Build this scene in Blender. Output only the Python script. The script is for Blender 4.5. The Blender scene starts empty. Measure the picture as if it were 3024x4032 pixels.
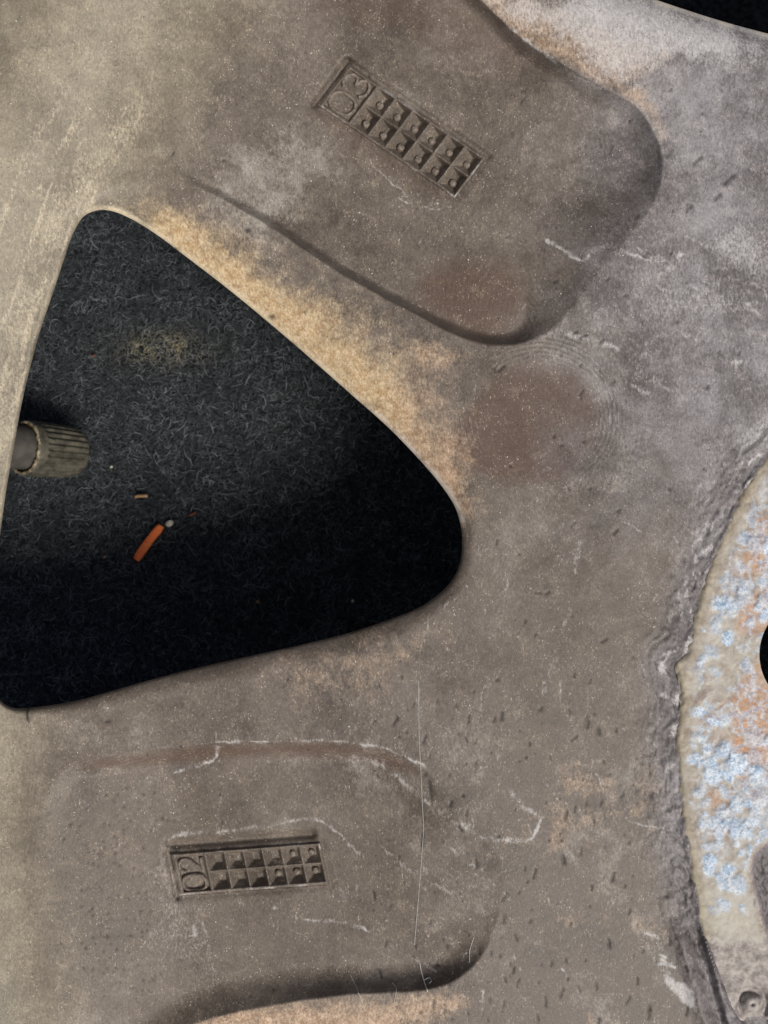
import bpy, math, random
import numpy as np
from mathutils import Vector

S = bpy.context.scene
COL = S.collection
random.seed(7)
RNG = np.random.default_rng(11)

# ------------------------------------------------------------------ camera, sky, sun, exposure
MM = 0.001
D = 120.0            # camera height above the back of the wheel, mm
F = 4320.0           # focal length in pixels of the 3024 x 4032 photograph
CARPET_Z = -38.0

cam_d = bpy.data.cameras.new('camera')
cam_d.sensor_fit = 'VERTICAL'
cam_d.sensor_height = 36.0
cam_d.lens = 36.0 * F / 4032.0
cam_d.clip_start = 0.002
cam_d.clip_end = 20.0
cam_d.dof.use_dof = True
cam_d.dof.focus_distance = 0.124
cam_d.dof.aperture_fstop = 48.0
cam = bpy.data.objects.new('camera', cam_d)
cam.location = (0, 0, D * MM)
COL.objects.link(cam)
S.camera = cam

SUN_AZ = math.atan2(0.66, -0.75)     # clockwise from +Y
SUN_EL = math.radians(56)
world = bpy.data.worlds.new("World")
S.world = world
world.use_nodes = True
wn = world.node_tree
bg = wn.nodes['Background']
sky = wn.nodes.new('ShaderNodeTexSky')
sky.sky_type = 'NISHITA'
sky.sun_disc = False
sky.sun_elevation = SUN_EL
sky.sun_rotation = SUN_AZ
sky.air_density = 0.6
sky.dust_density = 4.0
sky.ozone_density = 0.5
wn.links.new(sky.outputs[0], bg.inputs['Color'])
bg.inputs['Strength'].default_value = 0.068

sun_d = bpy.data.lights.new('sun', 'SUN')
sun_d.energy = 2.9
sun_d.angle = math.radians(18)
sun_d.color = (1.0, 0.95, 0.87)
sun = bpy.data.objects.new('sun', sun_d)
sdir = Vector((math.sin(SUN_AZ) * math.cos(SUN_EL), math.cos(SUN_AZ) * math.cos(SUN_EL), math.sin(SUN_EL)))
sun.rotation_euler = sdir.to_track_quat('Z', 'Y').to_euler()
sun.location = sdir * 2
COL.objects.link(sun)

S.view_settings.view_transform = 'Standard'
S.view_settings.look = 'None'
S.view_settings.gamma = 1.0
S.view_settings.exposure = -0.02

# ------------------------------------------------------------------ numeric helpers
f32 = np.float32

def px(u, v, z):
    """photo pixel at height z (mm) -> world point in metres"""
    k = (D - z) / F
    return np.stack([(u - 1512.0) * k, -(v - 2016.0) * k, z + 0 * u], -1) * MM

def smooth(t):
    t = np.clip(t, 0, 1)
    return t * t * (3 - 2 * t)

def vnoise(u, v, scale, seed):
    """value noise in -1..1, wavelength about 'scale' pixels"""
    r = np.random.default_rng(seed).random((256, 256)).astype(f32) * 2 - 1
    x = u / scale + 1000.37; y = v / scale + 1000.71
    xi = np.floor(x).astype(np.int64); yi = np.floor(y).astype(np.int64)
    fx = (x - xi).astype(f32); fy = (y - yi).astype(f32)
    fx = fx * fx * (3 - 2 * fx); fy = fy * fy * (3 - 2 * fy)
    x0 = xi & 255; x1 = (xi + 1) & 255; y0 = yi & 255; y1 = (yi + 1) & 255
    return (r[x0, y0] * (1 - fx) + r[x1, y0] * fx) * (1 - fy) + (r[x0, y1] * (1 - fx) + r[x1, y1] * fx) * fy

def fbm(u, v, scale, seed, octaves=4, gain=0.5):
    s = 0; a = 1.0; t = 0
    for k in range(octaves):
        s = s + a * vnoise(u, v, scale / 2 ** k, seed + k * 17); t += a; a *= gain
    return s / t

def catmull(pts, n, closed):
    P = np.array(pts, float); m = len(P); out = []
    rng = range(m if closed else m - 1)
    for i in rng:
        if closed:
            p0, p1, p2, p3 = P[(i - 1) % m], P[i], P[(i + 1) % m], P[(i + 2) % m]
        else:
            p0, p1, p2, p3 = P[max(i - 1, 0)], P[i], P[i + 1], P[min(i + 2, m - 1)]
        for k in range(n):
            t = k / n
            out.append(0.5 * ((2 * p1) + (-p0 + p2) * t + (2 * p0 - 5 * p1 + 4 * p2 - p3) * t * t + (-p0 + 3 * p1 - 3 * p2 + p3) * t ** 3))
    if not closed: out.append(P[-1])
    return np.array(out)

def sdf(poly, u, v, closed=True, reach=None, nearest=False):
    """distance to a polyline (positive inside when closed), interpolated third column, nearest point"""
    P = np.asarray(poly, float)
    sh = u.shape
    u = u.ravel().astype(f32); v = v.ravel().astype(f32)
    d = np.full(u.shape, 1e6, f32); w = np.ones(u.shape, f32)
    nx = u.copy(); ny = v.copy()
    if reach is None: sel = np.arange(len(u))
    else:
        sel = np.nonzero((u > P[:, 0].min() - reach) & (u < P[:, 0].max() + reach) & (v > P[:, 1].min() - reach) & (v < P[:, 1].max() + reach))[0]
    a = u[sel]; b = v[sel]
    dd = np.full(a.shape, 1e12, f32); ww = np.ones(a.shape, f32); mx = a.copy(); my = b.copy()
    ins = np.zeros(a.shape, bool)
    n = len(P)
    for i in range(n if closed else n - 1):
        p = P[i]; q = P[(i + 1) % n]
        ex, ey = q[0] - p[0], q[1] - p[1]
        L = ex * ex + ey * ey
        if L < 1e-9: continue
        t = np.clip(((a - p[0]) * ex + (b - p[1]) * ey) / L, 0, 1).astype(f32)
        cx = p[0] + t * ex; cy = p[1] + t * ey
        d2 = (a - cx) ** 2 + (b - cy) ** 2
        m = d2 < dd
        dd = np.where(m, d2, dd)
        if P.shape[1] > 2: ww = np.where(m, p[2] + t * (q[2] - p[2]), ww)
        if nearest: mx = np.where(m, cx, mx); my = np.where(m, cy, my)
        if closed and abs(ey) > 1e-9:
            c = (p[1] > b) != (q[1] > b)
            ins ^= c & (a < (b - p[1]) * (ex / ey) + p[0])
    dd = np.sqrt(dd)
    if closed: dd = np.where(ins, dd, -dd); d[:] = -1e6
    d[sel] = dd; w[sel] = ww; nx[sel] = mx; ny[sel] = my
    r = (d.reshape(sh), w.reshape(sh))
    return r + (nx.reshape(sh), ny.reshape(sh)) if nearest else r

K = 3024 / 1659.0
def dp(l):                       # points read off the overview at 1659 px width
    return [(p[0] * K, p[1] * K) + tuple(p[2:]) for p in l]

# ------------------------------------------------------------------ outlines (photo pixels; third column = edge softness in pixels)
CEN = (5400.0, 2900.0)           # wheel axis
HOLE = catmull(dp([(150,525,18),(160,500,20),(180,468,30),(207,455,60),(232,454,110),(260,462,160),(300,482,220),(350,515,260),(400,553,280),(500,630,300),
    (620,730,300),(700,800,290),(770,862,270),(830,915,240),(880,965,200),(930,1020,150),(965,1065,110),(985,1100,80),(996,1140,60),(998,1180,50),
    (992,1220,50),(975,1255,55),(945,1285,60),(900,1315,70),(830,1342,80),(750,1368,85),(650,1393,85),(550,1415,80),(450,1437,75),(350,1462,70),
    (250,1490,60),(180,1510,50),(120,1522,40),(70,1528,30),(35,1530,25),(14,1523,20),(0,1512,18),(-14,1490,16),(-22,1440,16),(-24,1350,16),(-14,1250,16),
    (0,1157,16),(12.6,1064,16),(30,965,16),(48,867,16),(80,737,16),(115,631,16)]), 4, True)
HOLE_TOP = catmull([(2100,-330,90),(2330,-90,100),(2580,-2,110),(2760,58,115),(2900,100,115),(3024,133,110),(3120,160,100),(3210,150,90),(3250,90,80),(3240,-60,80),
    (3150,-400,80),(3000,-900,80),(2800,-1300,80),(2500,-1500,60),(2100,-1300,20),(1900,-1000,20),(1950,-600,30)], 5, True)
def rot(poly, deg):
    a = math.radians(deg); c, s = math.cos(a), math.sin(a); o = poly.copy()
    x = poly[:, 0] - CEN[0]; y = poly[:, 1] - CEN[1]
    o[:, 0] = CEN[0] + c * x - s * y; o[:, 1] = CEN[1] + s * x + c * y
    return o
HOLE_LOW = rot(HOLE, -36.5)
LUG_C, LUG_R = (3212.0, 2577.0), 222.0
LUG = np.array([(LUG_C[0] + LUG_R * math.cos(t), LUG_C[1] + LUG_R * math.sin(t), 14) for t in np.linspace(0, 2 * math.pi, 72, endpoint=False)])
HOLES = [HOLE, HOLE_TOP, HOLE_LOW]

POCKET_UP = catmull(dp([(330,300,60),(370,352,30),(420,398,30),(500,440,34),(600,500,38),(700,568,38),(800,628,40),(900,680,40),(980,722,44),(1060,745,50),
    (1130,741,66),(1190,712,190),(1240,660,330),(1290,590,400),(1345,525,340),(1395,465,230),(1427,400,150),(1430,335,125),(1408,275,110),(1370,226,110),(1300,187,115),
    (1220,140,90),(1130,85,80),(1070,30,70),(1015,-20,70),(900,-110,80),(700,-250,80),(500,-330,80),(350,-150,90),(300,100,90)]), 4, True)
POCKET_LOW = catmull(dp([(150,1655,70),(200,1642,70),(280,1627,75),(400,1611,80),(500,1604,80),(600,1603,80),(720,1603,80),(800,1612,80),(860,1630,95),(910,1660,150),
    (960,1702,260),(1020,1762,330),(1066,1830,360),(1085,1900,360),(1080,1965,290),(1060,2025,200),(1040,2065,140),(1008,2100,125),(960,2128,120),(900,2140,120),(820,2145,125),
    (700,2155,130),(600,2170,135),(520,2185,140),(440,2205,140),(350,2235,120),(200,2285,120),(60,2330,120),(0,2200,120),(60,1900,120),(100,1720,90)]), 4, True)

PAD = catmull(dp([(1850,760,14),(1740,880,14),(1659,980,14),(1620,1030,14),(1590,1085,14),(1560,1150,14),(1535,1210,14),(1515,1270,14),(1500,1330,14),(1490,1385,12),(1478,1418,10),
    (1456,1434,10),(1464,1465,12),(1469,1515,12),(1463,1560,12),(1460,1620,12),(1466,1680,12),(1471,1750,12),(1480,1820,12),(1490,1880,12),(1500,1940,14),(1510,2000,16),
    (1526,2050,18),(1550,2120,20),(1590,2210,30),(1680,2290,40),(1850,2300,40),(2000,1800,40),(2050,1400,40),(2000,1000,40)]), 3, True)
NOTCH = catmull([(3120,3230,50),(3024,3310,45),(2975,3350,40),(2955,3410,40),(2963,3480,40),(2984,3563,40),(3005,3645,40),(3040,3720,40),(3120,3800,40),(3300,3700,40),(3300,3300,40)], 5, True)

# date stamps: origin (mid of the left short side's top corner), long side vector, short side vector (downwards)
ST_UP = dict(o=np.array([1369., 243.]), a=np.array([551., 376.]), b=np.array([-128., 169.]), div=0.232, digits='03', dots=[(c, r) for c in range(6) for r in range(2)])
ST_LOW = dict(o=np.array([663., 3357.]), a=np.array([600., -45.]), b=np.array([38., 174.]), div=0.235, digits='02', dots=[(4,0),(5,0),(3,1),(4,1),(5,1)])

def st_local(st, u, v):
    M = np.linalg.inv(np.array([st['a'], st['b']]).T)
    x = u - st['o'][0]; y = v - st['o'][1]
    return M[0, 0] * x + M[0, 1] * y, M[1, 0] * x + M[1, 1] * y
def st_rect(st, grow=0.0):
    la, lb = np.linalg.norm(st['a']), np.linalg.norm(st['b'])
    ga, gb = grow / la, grow / lb
    return np.array([st['o'] + p * st['a'] + q * st['b'] for p, q in ((-ga, -gb), (1 + ga, -gb), (1 + ga, 1 + gb), (-ga, 1 + gb))])

def PAD_D(u, v): return sdf(PAD, u, v, reach=400)[0]

def bar(u, v, p, q, w):
    d, _ = sdf(np.array([p, q], float), u, v, closed=False, reach=w * 3)
    return np.exp(-(d / w) ** 2)

def hole_dist(u, v):
    """distance outside the nearest window, its edge softness"""
    best = np.full(u.shape, 1e6, f32); bw = np.ones(u.shape, f32)
    for h in HOLES:
        d, w = sdf(h, u, v, reach=420)
        m = -d < best
        best = np.where(m, -d, best); bw = np.where(m, w, bw)
    return best, bw

def profile(d, w):
    t = np.clip(d / w, 0, 1)
    return 0.3 * smooth(t) + 0.7 * (1 - (1 - t) ** 2.2)

def height(u, v, with_stamp=True, hd=None):
    """height of the cast back of the wheel in mm over photo pixels"""
    rr = np.hypot(u - CEN[0], v - CEN[1])
    e = np.maximum(rr - 5330.0, 0) / 36.0
    R, e1 = 25.0, 19.5
    arc = R - np.sqrt(R * R - np.minimum(e, e1) ** 2)
    sl = e1 / math.sqrt(R * R - e1 * e1)
    z = arc + np.maximum(e - e1, 0) * sl
    z = np.minimum(z, 42.0)
    z = z + 0.25 * fbm(u, v, 900, 3, 2)
    dh, w = hd if hd is not None else hole_dist(u, v)
    t = np.clip(1 - np.maximum(dh, 0) / w, 0, 1)
    z = z - (0.5 + np.minimum(w, 300) / 300 * 2.6) * t ** 2.0
    t2 = np.clip(1 - np.maximum(dh, 0) / 9.0, 0, 1)
    z = z - 0.16 * t2 ** 2
    fade = smooth((5330 - rr) / 620.0)
    for P, dep in ((POCKET_UP, 2.5), (POCKET_LOW, 2.4)):
        d, ww = sdf(P, u, v, reach=20)
        d = d + 2.5 * vnoise(u, v, 60, 5)
        if P is POCKET_LOW: dep = dep * (1 - 0.78 * smooth((u - 1250) / 600) * smooth((3860 - v) / 330))
        z = z - dep * profile(d, ww) * fade
    # grooves round the stamps
    for st in (ST_UP, ST_LOW):
        d, _ = sdf(st_rect(st), u, v, reach=120)
        s_, t_ = st_local(st, u, v)
        amp = (0.16 + 0.75 * smooth((0.04 - s_) / 0.05) + 0.42 * smooth((0.1 - t_) / 0.15)) if st is ST_UP else (0.14 + 0.6 * smooth((0.03 - s_) / 0.04))
        z = z - amp * np.exp(-(np.minimum(d, 0) / 15.0) ** 2) * (d > -80)
        if with_stamp: z = z - 1.6 * smooth((d - 6) / 8.0)
    s, t = st_local(ST_LOW, u, v)
    z = z - 0.85 * np.exp(-((t + 0.17) / 0.11) ** 2) * smooth((s + 0.02) / 0.05) * smooth((1.0 - s) / 0.05)
    # thumb-print hollows
    for (cx, cy, ra, rb, dp_) in ((1165 * K, 895 * K, 270, 250, 0.3), (1015 * K, 640 * K, 230, 170, -0.3)):
        q = np.hypot((u - cx) / ra, (v - cy) / rb)
        z = z - dp_ * np.exp(-q ** 4 * 0.8)
    # hub rim: flaky, corroded band beside the pad
    d, ww = sdf(PAD, u, v, reach=400)
    band = np.exp(-(np.minimum(d, 0) / 120.0) ** 2) * (d > -350)
    al = v * 0.55 + u * 0.25
    wav = fbm(d * 1.7 + 55 * fbm(u, v, 90, 41, 4), al * 0.8, 40, 9, 4, 0.7)
    z = z + band * (0.29 * wav - 0.04 + 0.12 * fbm(u, v, 20, 43, 2))
    z = z - 0.16 * np.exp(-((d + 10) / 12.0) ** 2) * (0.6 + fbm(u, v, 50, 44, 2))
    z = z - 0.9 * smooth((d - 14) / 14.0)
    # lower right: grooves, boss, notch, pit
    g = smooth((v - 3600) / 120) * (PAD_D(u, v) < 10)
    z = z - 0.9 * g * bar(u, v, (2672, 3480), (2862, 4100), 24) + 0.5 * g * bar(u, v, (2615, 3480), (2800, 4100), 28) + 0.5 * g * bar(u, v, (2745, 3560), (2890, 4100), 14)
    return z.astype(f32)

# ------------------------------------------------------------------ materials
def lin(r, g, b):
    f = lambda c: (c / 255.0) / 12.92 if c / 255.0 <= 0.04045 else ((c / 255.0 + 0.055) / 1.055) ** 2.4
    return (f(r), f(g), f(b), 1.0)

class Mat:
    def __init__(self, name, rough=0.6, spec=0.3, metal=0.0):
        self.m = bpy.data.materials.new(name); self.m.use_nodes = True
        self.t = self.m.node_tree; self.b = self.t.nodes['Principled BSDF']
        self.b.inputs['Roughness'].default_value = rough
        self.b.inputs['Specular IOR Level'].default_value = spec
        self.b.inputs['Metallic'].default_value = metal
        tc = self.t.nodes.new('ShaderNodeTexCoord'); mp = self.t.nodes.new('ShaderNodeVectorMath'); mp.operation = 'SCALE'
        mp.inputs['Scale'].default_value = 1000.0
        self.t.links.new(tc.outputs['Object'], mp.inputs[0]); self.mm = mp.outputs[0]
    def link(self, a, b): self.t.links.new(a, b)
    def setin(self, sock, val):
        if hasattr(val, 'is_output'): self.link(val, sock)
        else: sock.default_value = val
    def noise(self, scale, detail=4, rough=0.6, stretch=None, dist=0.0):
        n = self.t.nodes.new('ShaderNodeTexNoise')
        n.inputs['Scale'].default_value = scale; n.inputs['Detail'].default_value = detail; n.inputs['Roughness'].default_value = rough
        n.inputs['Distortion'].default_value = dist
        v = self.mm
        if stretch:
            mp = self.t.nodes.new('ShaderNodeMapping'); self.link(v, mp.inputs['Vector'])
            mp.inputs['Scale'].default_value = stretch[0]; mp.inputs['Rotation'].default_value = (0, 0, stretch[1]); v = mp.outputs[0]
        self.link(v, n.inputs['Vector'])
        return n.outputs['Fac']
    def ramp(self, fac, lo, hi, a=0.0, b=1.0):
        r = self.t.nodes.new('ShaderNodeMapRange'); r.interpolation_type = 'SMOOTHSTEP'
        self.link(fac, r.inputs['Value'])
        r.inputs['From Min'].default_value = lo; r.inputs['From Max'].default_value = hi
        r.inputs['To Min'].default_value = a; r.inputs['To Max'].default_value = b
        return r.outputs['Result']
    def math(self, op, a, b=0.0):
        n = self.t.nodes.new('ShaderNodeMath'); n.operation = op; n.use_clamp = False
        self.setin(n.inputs[0], a); self.setin(n.inputs[1], b); return n.outputs[0]
    def mix(self, fac, a, b, mode='MIX'):
        n = self.t.nodes.new('ShaderNodeMix'); n.data_type = 'RGBA'; n.blend_type = mode
        self.setin(n.inputs[0], fac); self.setin(n.inputs[6], a); self.setin(n.inputs[7], b)
        return n.outputs[2]
    def attr(self, name):
        a = self.t.nodes.new('ShaderNodeAttribute'); a.attribute_name = name
        s = self.t.nodes.new('ShaderNodeSeparateColor'); self.link(a.outputs['Color'], s.inputs[0])
        return s.outputs[0], s.outputs[1], s.outputs[2], a.outputs['Alpha']
    def color(self, c): self.setin(self.b.inputs['Base Color'], c)
    def bump(self, h, dist, strength=1.0):
        n = self.t.nodes.new('ShaderNodeBump'); n.inputs['Distance'].default_value = dist * MM; n.inputs['Strength'].default_value = strength
        self.link(h, n.inputs['Height']); self.link(n.outputs[0], self.b.inputs['Normal'])

def casting_material():
    M = Mat('brake_dusted_cast_aluminium', rough=0.45, spec=0.3)
    tan, pale, pit, rust = M.attr('mask_a')
    olive, lilac, soot, fine = M.attr('mask_b'); fine2, smoothd, edgem, _y = M.attr('mask_c')
    n1 = M.noise(0.10, 10, 0.66); n2 = M.noise(1.3, 6, 0.72); n3 = M.noise(5.0, 4, 0.75); n4 = M.noise(4.2, 5, 0.78, ((1.0, 0.5, 1), 0.25)); n5 = M.noise(0.5, 6, 0.7, None, 0.6)
    nf = M.math('SUBTRACT', n4, 0.5)
    film = M.math('ADD', M.math('ADD', n1, M.math('MULTIPLY', M.math('SUBTRACT', n5, 0.5), 0.42)), M.math('MULTIPLY', nf, 0.62))
    c = M.mix(M.ramp(film, 0.2, 0.62), lin(78, 71, 65), lin(116, 107, 99))
    c = M.mix(M.ramp(M.math('ADD', film, M.math('MULTIPLY', fine2, 0.34)), 0.56, 1.0, 0, 0.6), c, lin(186, 183, 176))
    c = M.mix(M.math('MULTIPLY', smoothd, 0.8), c, M.mix(M.ramp(film, 0.25, 0.75), lin(88, 80, 71), lin(116, 106, 95)))
    c = M.mix(M.math('MULTIPLY', rust, M.ramp(n2, 0.3, 0.7, 0.92, 0.75)), c, lin(96, 78, 68))
    c = M.mix(M.math('MULTIPLY', olive, 0.8), c, M.mix(M.ramp(film, 0.3, 0.75), lin(130, 123, 109), lin(170, 163, 145)))
    c = M.mix(M.math('MULTIPLY', lilac, 0.7), c, M.mix(M.ramp(film, 0.25, 0.8), lin(98, 94, 96), lin(168, 167, 174)))
    tb = M.ramp(M.math('ADD', M.math('ADD', tan, M.math('MULTIPLY', nf, 1.0)), M.math('MULTIPLY', M.math('SUBTRACT', n5, 0.5), 1.1)), 0.0, 1.2)
    c = M.mix(M.math('MULTIPLY', tb, 0.92), c, M.mix(M.ramp(M.math('ADD', n2, M.math('MULTIPLY', nf, 0.6)), 0.3, 0.72), M.mix(M.ramp(fine, 0.0, 0.5), lin(172, 140, 112), lin(188, 156, 114)), M.mix(M.ramp(fine, 0.0, 0.5), lin(226, 200, 172), lin(232, 212, 176))))
    pb = M.ramp(M.math('ADD', pale, M.math('MULTIPLY', M.math('MULTIPLY', nf, 1.5), M.ramp(pale, 0.0, 0.25))), 0.1, 0.95)
    c = M.mix(M.math('MULTIPLY', pb, 0.72), c, M.mix(M.ramp(fine, 0, 1), lin(212, 210, 210), lin(224, 212, 188)))
    g = M.ramp(M.math('ADD', M.math('MULTIPLY', n3, 0.65), M.math('MULTIPLY', n4, 0.35)), 0.33, 0.67, 0.84, 1.15)
    c = M.mix(1.0, c, g, 'MULTIPLY')
    pore = M.noise(5.5, 2, 0.5); flk = M.noise(7.0, 2, 0.5, ((1.0, 0.6, 1), 0.3))
    c = M.mix(M.ramp(pore, 0.66, 0.71, 0, 0.7), c, lin(46, 41, 39))
    c = M.mix(M.math('MULTIPLY', M.ramp(flk, 0.64, 0.71, 0, 0.8), M.ramp(n5, 0.42, 0.6, 0.25, 1.0)), c, lin(206, 200, 192))
    c = M.mix(M.math('MULTIPLY', edgem, 0.9), c, M.mix(fine, lin(206, 196, 180), lin(232, 218, 188)))
    c = M.mix(M.math('MULTIPLY', soot, 0.75), c, lin(64, 59, 62))
    c = M.mix(M.math('MULTIPLY', pit, 0.85), c, lin(38, 34, 34))
    M.color(c)
    M.bump(M.math('ADD', M.math('MULTIPLY', n3, 0.8), M.math('MULTIPLY', n4, 1.0)), 0.05, 0.5)
    M.setin(M.b.inputs['Roughness'], M.ramp(film, 0.3, 0.7, 0.40, 0.58))
    return M.m

def pad_material():
    M = Mat('corroded_hub_face', rough=0.6, spec=0.3)
    cry, rust, cream, edge = M.attr('mask_a')
    n2 = M.noise(1.1, 6, 0.7); n3 = M.noise(4.0, 4, 0.7)
    notch, grey, _x, _y = M.attr('mask_b')
    n4 = M.noise(0.7, 8, 0.75, None, 0.8)
    c = M.mix(M.ramp(n4, 0.33, 0.62), lin(138, 122, 112), lin(182, 176, 168))
    c = M.mix(M.ramp(n2, 0.5, 0.74, 0, 0.6), c, lin(222, 218, 206))
    c = M.mix(M.math('MULTIPLY', cream, 0.55), c, lin(190, 188, 174))
    c = M.mix(M.math('MULTIPLY', rust, M.ramp(n2, 0.3, 0.62, 0.9, 0.35)), c, M.mix(M.ramp(n3, 0.35, 0.65), lin(176, 118, 80), lin(210, 164, 118)))
    c = M.mix(cry, c, M.mix(M.ramp(M.math('ADD', M.math('MULTIPLY', n3, 0.6), M.math('MULTIPLY', n2, 0.4)), 0.4, 0.62), lin(146, 174, 204), lin(228, 236, 242)))
    c = M.mix(M.math('MULTIPLY', edge, 0.7), c, M.mix(M.ramp(n2, 0.35, 0.65), lin(126, 116, 98), lin(172, 161, 136)))
    c = M.mix(M.math('MULTIPLY', grey, 0.95), c, M.mix(M.ramp(n2, 0.32, 0.7), lin(116, 108, 106), lin(186, 180, 174)))
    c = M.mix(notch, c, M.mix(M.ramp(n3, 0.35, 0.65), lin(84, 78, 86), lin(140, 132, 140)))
    M.color(c)
    M.bump(n3, 0.05, 0.5)
    return M.m

def simple(name, c1, c2, scale, rough=0.6, spec=0.3, bump=0.03, metal=0.0, stretch=None):
    M = Mat(name, rough, spec, metal)
    n = M.noise(scale, 5, 0.65, stretch)
    M.color(M.mix(M.ramp(n, 0.32, 0.7), c1, c2))
    if bump: M.bump(n, bump, 0.6)
    return M.m

MAT_CAST = casting_material()
MAT_PAD = pad_material()
MAT_STAMP = simple('stamp_cast_aluminium', lin(94, 85, 78), lin(142, 132, 122), 3.2, 0.5, 0.22, 0.08)
MAT_CARPET = simple('carpet_backing', lin(24, 26, 28), lin(58, 61, 63), 1.1, 0.95, 0.05, 0.4)
MAT_CAP = simple('dusty_olive_plastic', lin(58, 56, 50), lin(98, 95, 83), 0.9, 0.5, 0.4, 0.04)
MAT_STEM = simple('grey_rubber_stem', lin(72, 69, 66), lin(90, 87, 82), 0.7, 0.55, 0.35, 0.02)
MAT_GRIME = simple('yellow_grime', lin(60, 42, 20), lin(190, 150, 70), 1.6, 0.6, 0.4, 0.1)
MAT_CRUST = simple('grey_tan_crust', lin(70, 60, 48), lin(170, 158, 130), 2.0, 0.7, 0.3, 0.12)
MAT_WOOD = simple('orange_splinter_wood', lin(252, 106, 46), lin(255, 150, 84), 1.0, 0.6, 0.3, 0.03, 0, ((1, 4, 1), 0.9))
MAT_TAN = simple('tan_splinter_wood', lin(150, 112, 76), lin(196, 160, 118), 1.4, 0.6, 0.3, 0.03)
MAT_RUSTW = simple('dull_rust_splinter', lin(96, 54, 40), lin(130, 78, 56), 1.4, 0.6, 0.3, 0.03)
MAT_CRUMB = simple('pale_grit', lin(176, 168, 146), lin(232, 226, 206), 2.5, 0.6, 0.3, 0.06)
MAT_SPECK = simple('white_dust_grain', lin(232, 230, 222), lin(250, 248, 242), 5.0, 0.35, 0.6, 0)
MAT_THREAD = simple('white_lint', lin(196, 198, 196), lin(232, 232, 228), 2.0, 0.6, 0.3, 0)

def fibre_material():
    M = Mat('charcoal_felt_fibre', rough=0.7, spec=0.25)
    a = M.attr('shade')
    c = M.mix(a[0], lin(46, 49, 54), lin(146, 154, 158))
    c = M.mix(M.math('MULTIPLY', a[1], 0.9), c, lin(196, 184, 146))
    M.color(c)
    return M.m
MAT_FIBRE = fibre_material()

# ------------------------------------------------------------------ object helpers
def mesh_obj(name, verts, faces, mat, parent=None, shade=True, attrs=None):
    me = bpy.data.meshes.new(name)
    verts = np.asarray(verts, f32)
    if isinstance(faces, np.ndarray):
        n = len(faces); k = faces.shape[1]
        me.vertices.add(len(verts)); me.vertices.foreach_set('co', verts.ravel())
        me.loops.add(n * k); me.loops.foreach_set('vertex_index', faces.ravel().astype(np.int32))
        me.polygons.add(n); me.polygons.foreach_set('loop_start', np.arange(0, n * k, k, dtype=np.int32))
        me.update(calc_edges=True)
    else:
        me.from_pydata([tuple(map(float, p)) for p in verts], [], faces)
        me.update()
    for an, arr in (attrs or {}).items():
        a = me.attributes.new(an, 'FLOAT_COLOR', 'POINT')
        a.data.foreach_set('color', np.asarray(arr, f32).ravel())
    if shade: me.polygons.foreach_set('use_smooth', np.ones(len(me.polygons), bool))
    me.materials.append(mat)
    o = bpy.data.objects.new(name, me); COL.objects.link(o)
    if parent is not None:
        o.parent = parent
        off = Vector((0, 0, 0)); p = parent
        while p is not None: off += p.location; p = p.parent
        o.location = -off
    return o

def tag(o, label, cat=None, group=None, kind=None):
    if label: o['label'] = label
    if cat: o['category'] = cat
    if group: o['group'] = group
    if kind: o['kind'] = kind
    return o

def grid_mesh(us, vs, outside_of, inside_of, zfun):
    """grid over pixels, cut by outlines with the cut edge pulled onto the outline"""
    U, V = np.meshgrid(us.astype(f32), vs.astype(f32), indexing='ij')
    out = np.zeros(U.shape, bool); SU, SV = U.copy(), V.copy()
    for P, inv in [(h, False) for h in outside_of] + [(h, True) for h in inside_of]:
        d, w, nx, ny = sdf(P, U, V, reach=40, nearest=True)
        bad = (d <= 0) if inv else (d > 0)
        out |= bad
        SU = np.where(bad, nx, SU); SV = np.where(bad, ny, SV)
    n, m = U.shape
    idx = np.arange(n * m).reshape(n, m)
    q = np.stack([idx[:-1, :-1], idx[:-1, 1:], idx[1:, 1:], idx[1:, :-1]], -1).reshape(-1, 4)
    ob = out.ravel()
    q = q[~ob[q].all(1)]
    return SU, SV, q, ob

def compact(arrs, q):
    used = np.zeros(len(arrs[0]), bool); used[q.ravel()] = True
    mp = np.cumsum(used) - 1
    return [a[used] for a in arrs], mp[q]

def tube(path, radii, sides=8, cap=True):
    path = [Vector(p) for p in path]; V = []; Fc = []
    up = Vector((0.13, 0.21, 1)).normalized()
    for i, p in enumerate(path):
        t = (path[min(i + 1, len(path) - 1)] - path[max(i - 1, 0)]).normalized()
        a = t.cross(up)
        if a.length < 1e-4: a = t.cross(Vector((1, 0, 0)))
        a.normalize(); b = a.cross(t)
        r = radii[i] if hasattr(radii, '__len__') else radii
        for k in range(sides):
            an = 2 * math.pi * k / sides
            V.append(p + (a * math.cos(an) + b * math.sin(an)) * r)
    for i in range(len(path) - 1):
        for k in range(sides):
            k2 = (k + 1) % sides
            Fc.append((i * sides + k, i * sides + k2, (i + 1) * sides + k2, (i + 1) * sides + k))
    if cap:
        Fc.append(tuple(range(sides))[::-1]); Fc.append(tuple((len(path) - 1) * sides + k for k in range(sides)))
    return V, Fc

# ------------------------------------------------------------------ the wheel
cw = px(np.array(CEN[0]), np.array(CEN[1]), np.array(0.0))
wheel = bpy.data.objects.new('alloy_wheel', None)
wheel.location = (cw[0], cw[1], CARPET_Z * MM); wheel.empty_display_size = 0.02
COL.objects.link(wheel)
tag(wheel, 'dusty brown grey alloy wheel lying face down on black carpet, seen from its back', 'wheel')

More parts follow.
